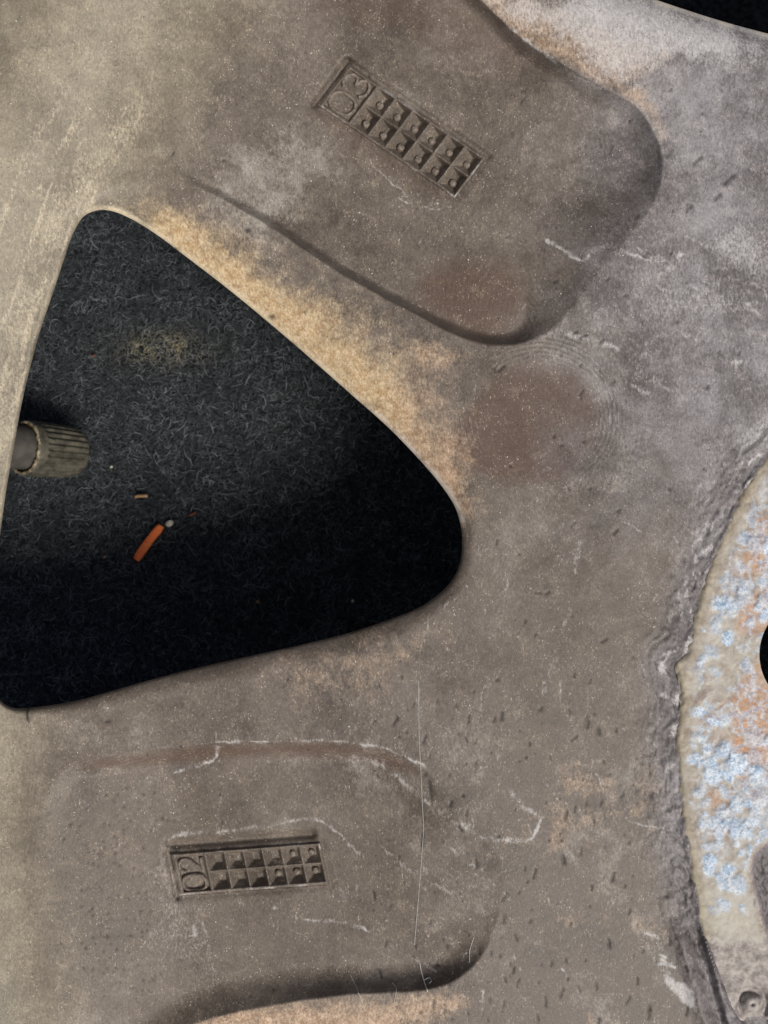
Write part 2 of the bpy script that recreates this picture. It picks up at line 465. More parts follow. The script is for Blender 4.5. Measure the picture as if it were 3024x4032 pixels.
def axis(a, b, step, lo, hi, n):
    mid = np.arange(a, b + step, step)
    t = np.linspace(0, 1, n + 1)[1:] ** 1.7
    return np.concatenate([(a - (a - lo) * t)[::-1], mid, mid[-1] + (hi - mid[-1]) * t])
us = axis(-60, 3090, 5.0, -1900, 4400, 34)
vs = axis(-60, 4095, 5.0, -2000, 5900, 36)
U, V, quads, _ = grid_mesh(us, vs, HOLES + [LUG], [], None)
quads_all = quads
(Uc, Vc), quads = compact([U.ravel(), V.ravel()], quads)
HD = hole_dist(Uc, Vc)
Z = height(Uc, Vc, True, HD)
PADD, _ = sdf(PAD, Uc, Vc, reach=400)
# grain of the sand-cast skin
Z = Z + 0.012 * fbm(Uc, Vc, 26, 61, 3, 0.7) + 0.02 * fbm(Uc, Vc * 0.6, 90, 71, 2)

# ---- stains, dust, wear (each with its own shape) and some painted-in light
tan = np.zeros(Uc.shape, f32); pale = tan.copy(); pit = tan.copy(); rust = tan.copy(); olive = tan.copy(); lilac = tan.copy(); soot = tan.copy(); fine = tan.copy()
nz = fbm(Uc, Vc, 190, 101, 5, 0.6); nz2 = fbm(Uc, Vc, 60, 131, 4, 0.6)

def blob(pts, soft, amt, noise=0.5):
    d, _ = sdf(catmull(dp(pts), 4, True), Uc, Vc, reach=soft * 2.5)
    return amt * smooth((d + soft * noise * (nz * 1.2 + nz2 * 0.8)) / soft * 0.5 + 0.5)

def line(dst, pts, w, amt, wob=6, k=1.0):
    """a thin mark along overview points, broken up and wobbling"""
    w = w * 0.95 + 0.6; amt = amt * 1.05
    pl = catmull(dp(pts), 6, False); m = w * 7 + 2 * wob
    sel = np.nonzero((Uc > pl[:, 0].min() - m) & (Uc < pl[:, 0].max() + m) & (Vc > pl[:, 1].min() - m) & (Vc < pl[:, 1].max() + m))[0]
    if not len(sel): return
    x, y = Uc[sel], Vc[sel]
    d, _ = sdf(pl, x + wob * vnoise(x, y, 24, 201) + wob * vnoise(x, y, 70, 202), y + wob * vnoise(x, y, 24, 203) + wob * vnoise(x, y, 70, 204), closed=False)
    a = amt * np.clip(0.6 + 0.6 * vnoise(x, y, 52, 207) + 0.5 * vnoise(x, y, 15, 209), 0, 1.2) * np.exp(-(d / w) ** 2 * k)
    if w > 4: a = np.maximum(a, 0.3 * amt * np.clip(0.7 + vnoise(x, y, 30, 211), 0, 1) * np.exp(-(d / (3.2 * w)) ** 2))
    dst[sel] = np.maximum(dst[sel], a)

tan = np.maximum(tan, blob([(330,478),(390,480),(450,510),(520,545),(600,590),(680,640),(760,690),(840,735),(910,775),(950,830),(950,900),(970,970),(990,1060),(960,1120),(890,1040),(790,930),(660,820),(520,700),(360,580)], 150, 0.98, 0.6))
tan = tan * (0.58 + 0.62 * np.exp(-(np.maximum(HD[0], 0) / 150.0) ** 2))
tan = np.maximum(tan, blob([(900,735),(980,760),(1010,770),(960,800),(900,790)], 60, 0.6))
tan = np.maximum(tan, blob([(430,2200),(560,2175),(700,2165),(850,2155),(960,2150),(1000,2170),(900,2212),(700,2260),(380,2290)], 60, 0.75))
tan = np.maximum(tan, blob([(620,1440),(720,1415),(850,1390),(900,1380),(880,1420),(760,1470),(640,1490)], 120, 0.36, 0.9))
tan = np.maximum(tan, blob([(1050,20),(1150,80),(1260,150),(1330,195),(1380,180),(1420,140),(1450,110),(1300,60),(1200,10),(1100,-20)], 60, 0.55))
tan = np.maximum(tan, blob([(1000,-40),(1130,85),(1220,140),(1300,187),(1370,226),(1400,200),(1330,160),(1200,60),(1080,-40)], 40, 0.6))
tan = np.maximum(tan, blob([(1365,205),(1420,235),(1440,290),(1425,300),(1390,240)], 40, 0.5))
pale = np.maximum(pale, blob([(1060,0),(1150,65),(1250,130),(1330,185),(1370,175),(1440,140),(1560,140),(1640,110),(1600,75),(1480,40),(1420,5),(1300,-20)], 70, 0.72, 0.8))  # pale rib, with the brightness of its lit slope painted in
pale = np.maximum(pale, blob([(1560,500),(1630,500),(1659,560),(1650,600),(1590,580),(1550,540)], 70, 0.5, 0.9))
pale = np.maximum(pale, blob([(1420,640),(1520,620),(1600,600),(1659,620),(1659,680),(1560,700),(1450,690)], 110, 0.32, 0.9))
pale = np.maximum(pale, blob([(330,1790),(400,1790),(420,1900),(470,2100),(380,2140),(330,2000)], 110, 0.22, 0.9))
# lit bevel along the windows painted pale, cream on the barrel side
eg = np.exp(-(np.maximum(HD[0], 0) / 22.0) ** 2) * smooth((HD[1] - 10) / 80 + 0.35) * (0.75 + 0.5 * nz2)
pale = np.maximum(pale, 0.95 * eg * (Vc < 2060)); fine = np.maximum(fine, (Vc < 2060) * (Uc < 2000) * smooth((1900 - Uc) / 900))
pale = np.maximum(pale, blob([(300,215),(325,240),(270,330),(190,430),(140,540),(90,650),(40,880),(10,1000),(-20,900),(30,640),(100,460),(200,330)], 80, 0.36, 0.9))
rs = np.hypot(Uc - CEN[0], Vc - CEN[1]); th_ = np.arctan2(Vc - CEN[1], Uc - CEN[0] ) % (2 * math.pi) * 5400
strk = fbm(rs, th_ * 0.09, 34, 171, 4, 0.65)
pale = np.maximum(pale, 0.5 * smooth((rs - 5250) / 200) * smooth((Vc - 150) / 500) * smooth((strk - 0.05) * 2.4) * smooth((6000 - rs) / 350) * smooth((2600 - Vc) / 600))
kU = 1 - smooth((sdf(POCKET_UP, Uc, Vc, reach=60)[0] + 4) / 10); kL = 1 - smooth((sdf(POCKET_LOW, Uc, Vc, reach=60)[0] + 4) / 10)
tan = np.maximum(tan, 0.34 * smooth((nz2 * .6 + nz - .12) * 2.5) * smooth((Vc - 2700) / 400) * smooth((Uc - 1900) / 300) * smooth((2700 - Uc) / 200))
tan = tan * kU * kL; pale = pale * kU
olive = np.maximum(olive, smooth((np.hypot(Uc - CEN[0], Vc - CEN[1]) + 60 * nz - 5060) / 420))  # greenish light on the barrel side put into the colour
lilac = np.maximum(lilac, smooth((Uc + 250 * nz - 1900) / 900) * smooth((2500 - Vc + 200 * nz) / 900))  # violet light and sky sheen at upper right painted as a tint
rust = np.maximum(rust, blob([(910,600),(960,580),(1030,565),(1090,575),(1130,610),(1130,670),(1090,715),(1040,735),(980,705),(920,665)], 60, 0.95, 0.15))
rust = np.maximum(rust, blob([(1080,810),(1160,790),(1240,800),(1290,850),(1290,930),(1240,1010),(1170,1045),(1090,1040),(1010,1010),(970,960),(1010,890)], 44, 1.0, 0.3))
rust = np.maximum(rust, blob([(180,1650),(300,1632),(480,1612),(720,1608),(850,1635),(910,1670),(850,1660),(720,1632),(480,1636),(300,1655)], 26, 0.8, 0.3))
rust = np.maximum(rust, blob([(690,0),(900,0),(1000,20),(1100,90),(1180,150),(1100,140),(950,60),(800,40)], 80, 0.55, 0.8))
rust = np.maximum(rust, blob([(680,230),(760,270),(900,360),(960,430),(880,400),(760,320)], 60, 0.5, 0.6))
rust = np.maximum(rust, blob([(260,130),(300,120),(310,200),(290,280),(240,300),(230,220)], 80, 0.5, 0.9))
# pale lines left by dried water, scratches; lit crest of the lower pocket painted in
for pts, w, a in [
    ([(1180,520),(1230,548),(1268,562),(1284,541),(1330,536),(1390,558),(1428,566),(1482,546)], 8, .75),
    ([(1160,725),(1210,715),(1262,735),(1312,746),(1372,765),(1420,760)], 16, .45),
    ([(1330,760),(1400,745),(1460,750)], 24, .3),
    ([(1420,618),(1500,642),(1566,602),(1640,622),(1659,640)], 18, .42), ([(1400,590),(1470,606),(1560,650),(1640,660)], 14, .36),
    ([(1565,862),(1600,845),(1659,825)], 8, .6), ([(1480,500),(1480,545)], 5, .4),
    ([(350,1658),(390,1666),(430,1655),(463,1641),(473,1616)], 6, .75), ([(470,1606),(560,1602),(720,1601),(800,1610),(860,1628),(915,1655)], 6, .62),
    ([(360,1815),(400,1800),(480,1795),(560,1785),(640,1773),(690,1775),(730,1800),(760,1830),(800,1860)], 8, .5), ([(760,1830),(766,1870),(772,1930),(740,1940)], 7, .4),
    ([(424,1976),(440,2010),(455,2062),(470,2132)], 6, .7), ([(424,1976),(421,2020),(452,2054),(460,2090)], 5, .6), ([(408,2026),(425,2018)], 5, .5),
    ([(770,1640),(820,1652),(870,1690),(930,1740),(990,1780),(1040,1806),(1092,1816),(1138,1821)], 12, .5), ([(1040,1806),(1092,1816),(1138,1821),(1158,1795),(1170,1765)], 6, .8), ([(1170,1765),(1135,1742),(1102,1708)], 12, .42),
    ([(870,1740),(930,1790),(985,1842),(1040,1886),(1100,1942)], 9, .42), ([(760,1640),(800,1640),(830,1655),(850,1700)], 22, .34),
    ([(590,1960),(640,1985),(720,1990),(780,2004),(832,2036),(900,2076),(940,2092)], 8, .5), ([(840,1840),(900,1890),(960,1920),(990,1950)], 12, .35),
    ([(862,424),(910,450),(975,446)], 4, .5), ([(870,440),(900,470),(940,440),(972,432)], 4, .4), ([(960,440),(910,520),(856,590)], 5, .36), ([(800,348),(846,398),(884,424)], 4, .5), ([(740,560),(760,520)], 4, .3),
    ([(1252,1160),(1241,1250),(1216,1370),(1182,1470),(1165,1525)], 13, .4), ([(928,1330),(912,1420),(900,1560)], 3, .5), ([(1052,1450),(1036,1542)], 3, .5), ([(1215,1465),(1212,1515)], 3, .5),
    ([(575,1210),(600,1160)], 4, .2), ([(160,270),(110,350),(80,420)], 12, .3), ([(185,300),(140,370),(60,560)], 14, .26), ([(300,120),(280,200),(255,290)], 14, .3),
    ([(1130,85),(1180,120),(1240,160),(1310,195)], 8, .6), ([(1380,182),(1420,172),(1450,166)], 5, .5), ([(1100,62),(1116,68)], 9, .9),
    ([(1110,2000),(1160,2040),(1180,2060)], 10, .34), ([(990,2120),(1000,2070),(1012,2056)], 3, .6),
    ([(905,480),(880,560)], 6, .2), ([(700,150),(640,220)], 9, .22), ([(650,390),(600,460),(560,520)], 12, .26), ([(700,420),(660,480)], 9, .22),
    ([(1440,1480),(1460,1500),(1440,1540)], 7, .4), ([(1240,1700),(1300,1740)], 12, .2), ([(1410,1400),(1420,1430)], 5, .6), ([(1386,1430),(1392,1470)], 4, .4),
    ([(1420,1180),(1390,1250),(1380,1330)], 8, .3), ([(1520,1040),(1500,1075),(1530,1080)], 5, .6), ([(1100,1000),(1160,1020),(1220,990)], 24, .22)]:
    line(pale, pts, w, a)
# chipped paint strokes near the hub
for (p, q, w) in (((2530,3665),(2588,3692),7),((2545,3712),(2602,3735),6),((2552,3738),(2618,3772),9),((2574,3770),(2640,3800),8),((2580,3790),(2652,3812),8),((2612,3822),(2640,3836),7)):
    line(pale, [(p[0] / K, p[1] / K), (q[0] / K, q[1] / K)], w, 0.85, 5)
pale = np.maximum(pale, blob([(1437,2108),(1470,2122),(1492,2134),(1503,2160),(1508,2185),(1516,2196),(1490,2180),(1462,2150),(1445,2130)], 14, 0.8, 0.8))
for _ in range(34):
    x, y = RNG.uniform(1330, 1640), RNG.uniform(470, 800); L = RNG.uniform(30, 120); a = RNG.normal(0.28, 0.3)
    line(pale, [(x, y), (x + .4 * L * math.cos(a), y + .4 * L * math.sin(a) + RNG.normal(0, 9)), (x + L * math.cos(a), y + L * math.sin(a) + RNG.normal(0, 9))], RNG.uniform(5, 17), RNG.uniform(.22, .5), 12)
for _ in range(22):
    x, y = RNG.uniform(700, 1250), RNG.uniform(1600, 2000); L = RNG.uniform(20, 90); a = RNG.normal(0.75, 0.4)
    line(pale, [(x, y), (x + .5 * L * math.cos(a), y + .5 * L * math.sin(a) + RNG.normal(0, 6)), (x + L * math.cos(a), y + L * math.sin(a))], RNG.uniform(4, 12), RNG.uniform(.18, .42), 10)
for _ in range(120):
    x, y = RNG.uniform(900, 1560), RNG.uniform(1080, 2200); L = RNG.uniform(10, 70); a = RNG.choice([1.9, 0.7, 1.6]) + RNG.normal(0, .25)
    line(pale, [(x, y), (x + .5 * L * math.cos(a) + RNG.normal(0, 3), y + .5 * L * math.sin(a)), (x + L * math.cos(a), y + L * math.sin(a))], RNG.uniform(1.8, 4.5), RNG.uniform(.2, .6), 5)
# fine brushed scratches
for _ in range(230):
    x, y = RNG.uniform(250, 1500), RNG.uniform(20, 2200); L = RNG.uniform(12, 60); a = RNG.normal(2.0, 0.35) if y < 800 else RNG.normal(1.75, 0.3)
    line(pale, [(x, y), (x + L * math.cos(a), y + L * math.sin(a))], RNG.uniform(2.0, 3.2), RNG.uniform(.18, .5), 2)
# dark casting pits, long ones towards the hub
for k in range(420):
    if k < 190: x, y = RNG.uniform(1450, 2800), RNG.uniform(2650, 4030); L = RNG.gamma(2, 6) + 2; w = RNG.gamma(4, .75) + 1.2; L = L * (.4 + w / 6); ang = RNG.normal(1.66, 0.33)
    elif k < 250: x, y = RNG.uniform(1900, 3000), RNG.uniform(300, 2600); L = RNG.gamma(2, 5) + 3; w = RNG.uniform(3.2, 6); ang = RNG.normal(2.2, 0.3)
    else: x, y = RNG.uniform(100, 3000), RNG.uniform(0, 4030); L = RNG.uniform(0, 6); w = RNG.uniform(3, 5); ang = 1.6
    p = np.array([(x, y), (x + L * math.cos(ang) + .01, y + L * math.sin(ang) + .01)])
    sel = np.nonzero((np.abs(Uc - x) < 90) & (np.abs(Vc - y) < 90))[0]
    d, _ = sdf(p, Uc[sel], Vc[sel], closed=False)
    a = np.exp(-(d / w) ** 2) * RNG.uniform(.55, 1)
    pit[sel] = np.maximum(pit[sel], a); Z[sel] -= 0.10 * a
for (x, y, L, w, ang) in ((2890,690,50,10,2.4),(2835,765,30,8,2.3),(2760,620,36,8,2.4),(2215,3372,26,10,1.4),(1065,1247,10,12,0),(1715,3800,8,8,0),(2355,2870,18,9,1.4),(2430,2085,20,7,2.3),(970,905,8,9,0),(420,2840,10,8,0)):
    p = np.array([(x, y), (x + L * math.cos(ang), y + L * math.sin(ang))])
    d, _ = sdf(p, Uc, Vc, closed=False, reach=80); a = np.exp(-(d / w) ** 2); pit = np.maximum(pit, 0.8 * a); Z = Z - 0.12 * a
for _ in range(260):
    x, y = RNG.normal(440, 120), RNG.uniform(3100, 3950); w = RNG.uniform(3, 6.5)
    sel = np.nonzero((np.abs(Uc - x) < 30) & (np.abs(Vc - y) < 30))[0]
    a = np.exp(-(((Uc[sel] - x) ** 2 + (Vc[sel] - y) ** 2) / w ** 2)) * RNG.uniform(.3, .8); pit[sel] = np.maximum(pit[sel], a); Z[sel] -= 0.08 * a
# hairline cracks
line(pit, [(378,285),(374,305),(380,320),(372,335),(368,352)], 3.5, 1.5, 3); line(pit, [(62,1530),(61,1545),(64,1560)], 6, 1.4, 4)
# thumb-print ridges
for (cx, cy, ra, rb, kind) in ((1165 * K, 900 * K, 270, 265, 0), (1015 * K, 640 * K, 225, 150, 1)):
    q = np.hypot((Uc - cx) / ra, (Vc - cy) / rb)
    if kind == 0:
        ang = np.arctan2(Vc - cy, Uc - cx); env = np.exp(-((q - 1.05) / 0.22) ** 2) * (0.6 + 0.55 * np.sin(ang * 1.5 + 2.5))
        rid = np.sin(q * 2 * math.pi * 15 + 3.0 * nz)
    else:
        env = np.exp(-(q / 0.95) ** 4); rid = np.sin((Uc - cx + 0.12 * (Vc - cy) + 25 * nz) / 19.0 * 2 * math.pi)
    Z = Z + (0.046 if kind == 0 else 0.014) * env * rid
    pale = np.maximum(pale, (0.42 if kind == 0 else 0.2) * env * smooth(rid - 0.2))
# soot-dark flaky band beside the hub face
band = np.exp(-(np.minimum(PADD + 20, 0) / 95.0) ** 2) * (PADD > -330)
flk = fbm(PADD * 1.6 + 70 * nz + 40 * nz2, Vc * 0.8 + Uc * 0.3, 40, 301, 4, 0.72)
soot = np.maximum(soot, band * smooth(0.5 - flk * 2.2) * 0.62)
pale = np.maximum(pale, 0.75 * band * smooth((flk - 0.10) * 3.2) * smooth((3300 - Vc) / 900 + .35))
lilac = np.maximum(lilac, band * 0.9)
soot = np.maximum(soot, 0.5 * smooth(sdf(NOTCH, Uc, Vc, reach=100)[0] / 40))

Pw = px(Uc, Vc, Z)
MA = np.stack([tan, pale, pit, rust], -1); MB = np.stack([olive, lilac, soot, fine], -1)
SU_, SL_ = sdf(POCKET_UP, Uc, Vc, reach=60)[0], sdf(POCKET_LOW, Uc, Vc, reach=60)[0]
# scuffed pale film: streaky on the hub and beside the stamps; pocket floors are smoother and browner
film2 = 0.5 + fbm(Uc + 0.35 * Vc, (Vc - 0.35 * Uc) * 0.35, 210, 811, 5, 0.6)
fl = film2 * (0.2 + 0.5 * smooth((Uc - 1800) / 900) * smooth((2700 - Vc) / 900)) * (PADD < 0)
fl = np.maximum(fl, 0.85 * blob([(560,250),(640,230),(690,290),(640,420),(560,520),(470,440),(500,330)], 150, 0.9, 0.9) * (0.6 + film2 * .6))
fl = np.maximum(fl, 0.8 * blob([(560,180),(680,160),(1000,260),(1080,330),(1000,330),(850,220),(700,150)], 90, 0.6, 0.9) * film2 * 1.4)
fl = np.maximum(fl, 0.8 * blob([(740,1620),(850,1640),(1000,1780),(1100,1900),(1040,1960),(900,1800),(780,1690)], 160, 0.8, 0.9) * (0.4 + film2))
fl = np.maximum(fl, (0.15 + 0.75 * film2) * smooth((nz + .12) * 2.2) * smooth((Vc - 2500) / 500) * smooth((Uc - 1500) / 400))
smd = 0.75 * smooth(SU_ / 160) * (0.35 + 0.65 * smooth((Uc - 1900) / 500)) * (1 - np.clip(fl, 0, 1) * .6)
smd = np.maximum(smd, 0.45 * smooth(SL_ / 200)); smd = np.maximum(smd, 0.55 * blob([(1090,1080),(1250,1060),(1400,1150),(1440,1350),(1400,1600),(1200,1700),(1000,1600),(1020,1300)], 200, 0.8, 0.9))
em = np.exp(-(np.maximum(HD[0], 0) / 15.0) ** 2) * (Vc < 2080) * np.clip(0.5 + 1.1 * nz2 + 0.5 * nz, 0, 1) * smooth((HD[1] - 12) / 120 + .3)  # thin highlight of the lit window bevel, painted as colour
MC = np.clip(np.stack([fl, smd, em, 0 * fl], -1), 0, 1).astype(f32)
MA = np.clip(MA, 0, 1); MB = np.clip(MB, 0, 1)

# split the casting into rim barrel, hub and the spokes between the windows
qc = quads[:, 0]
rr = np.hypot(Uc[qc] - CEN[0], Vc[qc] - CEN[1])
ang = np.degrees(np.arctan2(-(Vc[qc] - CEN[1]), -(Uc[qc] - CEN[0])))   # 0 towards the left, positive upwards
part_id = np.where(rr > 5455, 0, np.where(rr < 3560, 1, np.where(ang > 48, 4, np.where(ang > 9.5, 2, np.where(ang > -27, 3, 5)))))
for pid, name, lab in ((0, 'rim_barrel', 'dusty inner wall of the rim with olive light painted in, curving up at the left'), (1, 'hub', 'grey brown hub with long dark pits beside the corroded face'),
                       (2, 'spoke', 'spoke with tan dust on its edge and a stamped 03'), (3, 'spoke', 'spoke with pale water lines and a stamped 02'), (4, 'spoke', None), (5, 'spoke', None)):
    q = quads[part_id == pid]
    if not len(q): continue
    (pv, a, b, c_), q2 = compact([Pw, MA, MB, MC], q)
    o = mesh_obj(name, pv, q2, MAT_CAST, wheel, True, {'mask_a': a, 'mask_b': b, 'mask_c': c_})
    if lab: o['label'] = lab

# walls of the windows: the casting is about 12 mm thick and opens out downwards
def window_wall(P, depth, flare, name, zs=None):
    Pn = P[:, :2]; c = Pn.mean(0); V_, F_, n = [], [], len(Pn)
    z0 = height(Pn[:, 0].astype(f32), Pn[:, 1].astype(f32), True)
    for k, (t, fl) in enumerate(((0, -0.5), (0.25, 3), (0.6, flare * .5), (1, flare))):
        nrm = np.roll(Pn, -1, 0) - np.roll(Pn, 1, 0); nrm = np.stack([nrm[:, 1], -nrm[:, 0]], -1); nrm /= np.linalg.norm(nrm, axis=1)[:, None] + 1e-9
        s = np.sign(((Pn - c) * nrm).sum(1).mean()) or 1
        Q = Pn + nrm * s * fl
        V_.append(px(Q[:, 0], Q[:, 1], z0 - depth * t))
    V_ = np.concatenate(V_)
    for k in range(3):
        for i in range(n):
            j = (i + 1) % n
            F_.append((k * n + i, k * n + j, (k + 1) * n + j, (k + 1) * n + i))
    o = mesh_obj(name, V_, F_, MAT_STAMP, wheel)
    return o
for h in HOLES: window_wall(h, 11.0, 40, 'window_wall')
LUGW = LUG.copy()
lw = window_wall(LUGW, 20.0, 2, 'lug_hole'); lw['label'] = 'black lug bolt hole cut by the right edge of the photo'

# ---- the corroded hub face
pu = axis(2620, 3100, 4.0, 2540, 4200, 26); pv_ = axis(1700, 4060, 4.0, 1200, 4300, 20)
PU, PV, pq, _ = grid_mesh(pu, pv_, [LUG], [PAD], None)
(PU, PV), pq = compact([PU.ravel(), PV.ravel()], pq)
pd, _ = sdf(PAD, PU, PV, reach=3000)
pn = fbm(PU, PV, 120, 401, 4, 0.6)
z = 0.10 + 0.12 * pn - 0.34 * np.clip(1 - (pd + 5 * vnoise(PU, PV, 20, 405)) / 20, 0, 1) ** 1.5 - 0.25 * smooth((PV - 3680) / 90)
fadeL = smooth((3640 - PV) / 500)
cryst = np.zeros(PU.shape, f32); rst = smooth((pn + 0.9 * vnoise(PU, PV, 260, 411) + 0.15) / 0.8) * smooth((pd - 60) / 120)
cl = vnoise(PU, PV, 230, 421)
for _ in range(420):
    x, y = RNG.uniform(2680, 3060), RNG.uniform(2050, 3600); r = RNG.gamma(3, 4.6) + 7
    s = np.nonzero((np.abs(PU - x) < 2.2 * r) & (np.abs(PV - y) < 2.2 * r))[0]
    if len(s) < 4 or pd[s].min() < 18: continue
    if cl[s].mean() + RNG.normal(0, .3) < 0.0 and RNG.random() < .8: continue
    a = RNG.uniform(0, 3.14); st_ = RNG.uniform(1, 1.8)
    ex = (PU[s] - x) * math.cos(a) + (PV[s] - y) * math.sin(a); ey = -(PU[s] - x) * math.sin(a) + (PV[s] - y) * math.cos(a)
    q = np.hypot(ex / st_, ey) / r * (1 + 0.25 * vnoise(PU[s], PV[s], 14, 431))
    b = smooth(1.35 - q)
    z[s] = z[s] + 0.0045 * r * b; cryst[s] = np.maximum(cryst[s], smooth((1.3 - q) * 1.6) * RNG.uniform(.45, 1))
veins = 1 - np.abs(fbm(PU, PV, 70, 441, 4, .65)) * 5
cryst = np.maximum(cryst, 0.6 * smooth(veins) * fadeL * smooth((pd - 30) / 60) * (pn > -.2))
z = z + 0.07 * fbm(PU, PV, 34, 451, 3, 0.65) * fadeL * smooth((pd - 15) / 60) + 0.03 * fbm(PU, PV, 14, 461, 2)
rst = np.maximum(rst * fadeL, 0.95 * smooth((LUG_R + 130 - np.hypot(PU - LUG_C[0], PV - LUG_C[1]) + 30 * pn) / 40) * smooth((2520 - PV) / 60))
q_ = np.hypot(PU - 2962, PV - 3955) + 5 * vnoise(PU, PV, 30, 471)
z = z - 0.8 * np.exp(-((q_ - 54) / 17.0) ** 2) + 0.35 * np.exp(-(q_ / 34.0) ** 2) - 0.6 * np.exp(-(q_ / 9.0) ** 2)
z = z - 2.2 * smooth((PV - 3995 - (3024 - PU) * 0.10) / 50.0) * smooth((PU - 2850) / 50) - 0.4 * np.exp(-(np.hypot(PU - 2782, PV - 3752) / 14) ** 2)
nd, _ = sdf(NOTCH, PU, PV, reach=100)
z = z - 2.2 * smooth((nd + 8) / 55)
edge = smooth((70 - pd + 40 * pn) / 60)
cream = np.maximum(1 - fadeL, smooth(0.4 - pn * 2) * .6)
mesh_obj('hub_face', px(PU, PV, z.astype(f32)), pq, MAT_PAD, wheel, True,
         {'mask_a': np.clip(np.stack([cryst * (nd < -10) * smooth((3660 - PV) / 120), rst * (nd < 0), np.clip(cream, 0, 1) * smooth((-nd) / 30), edge * (nd < 0)], -1), 0, 1),
          'mask_b': np.clip(np.stack([smooth((nd + 6) / 26), smooth((PV - 3660 + 60 * pn) / 90), 0 * pn, 0 * pn], -1), 0, 1)})['label'] = 'pale corroded hub face with blue white crystals and rust'

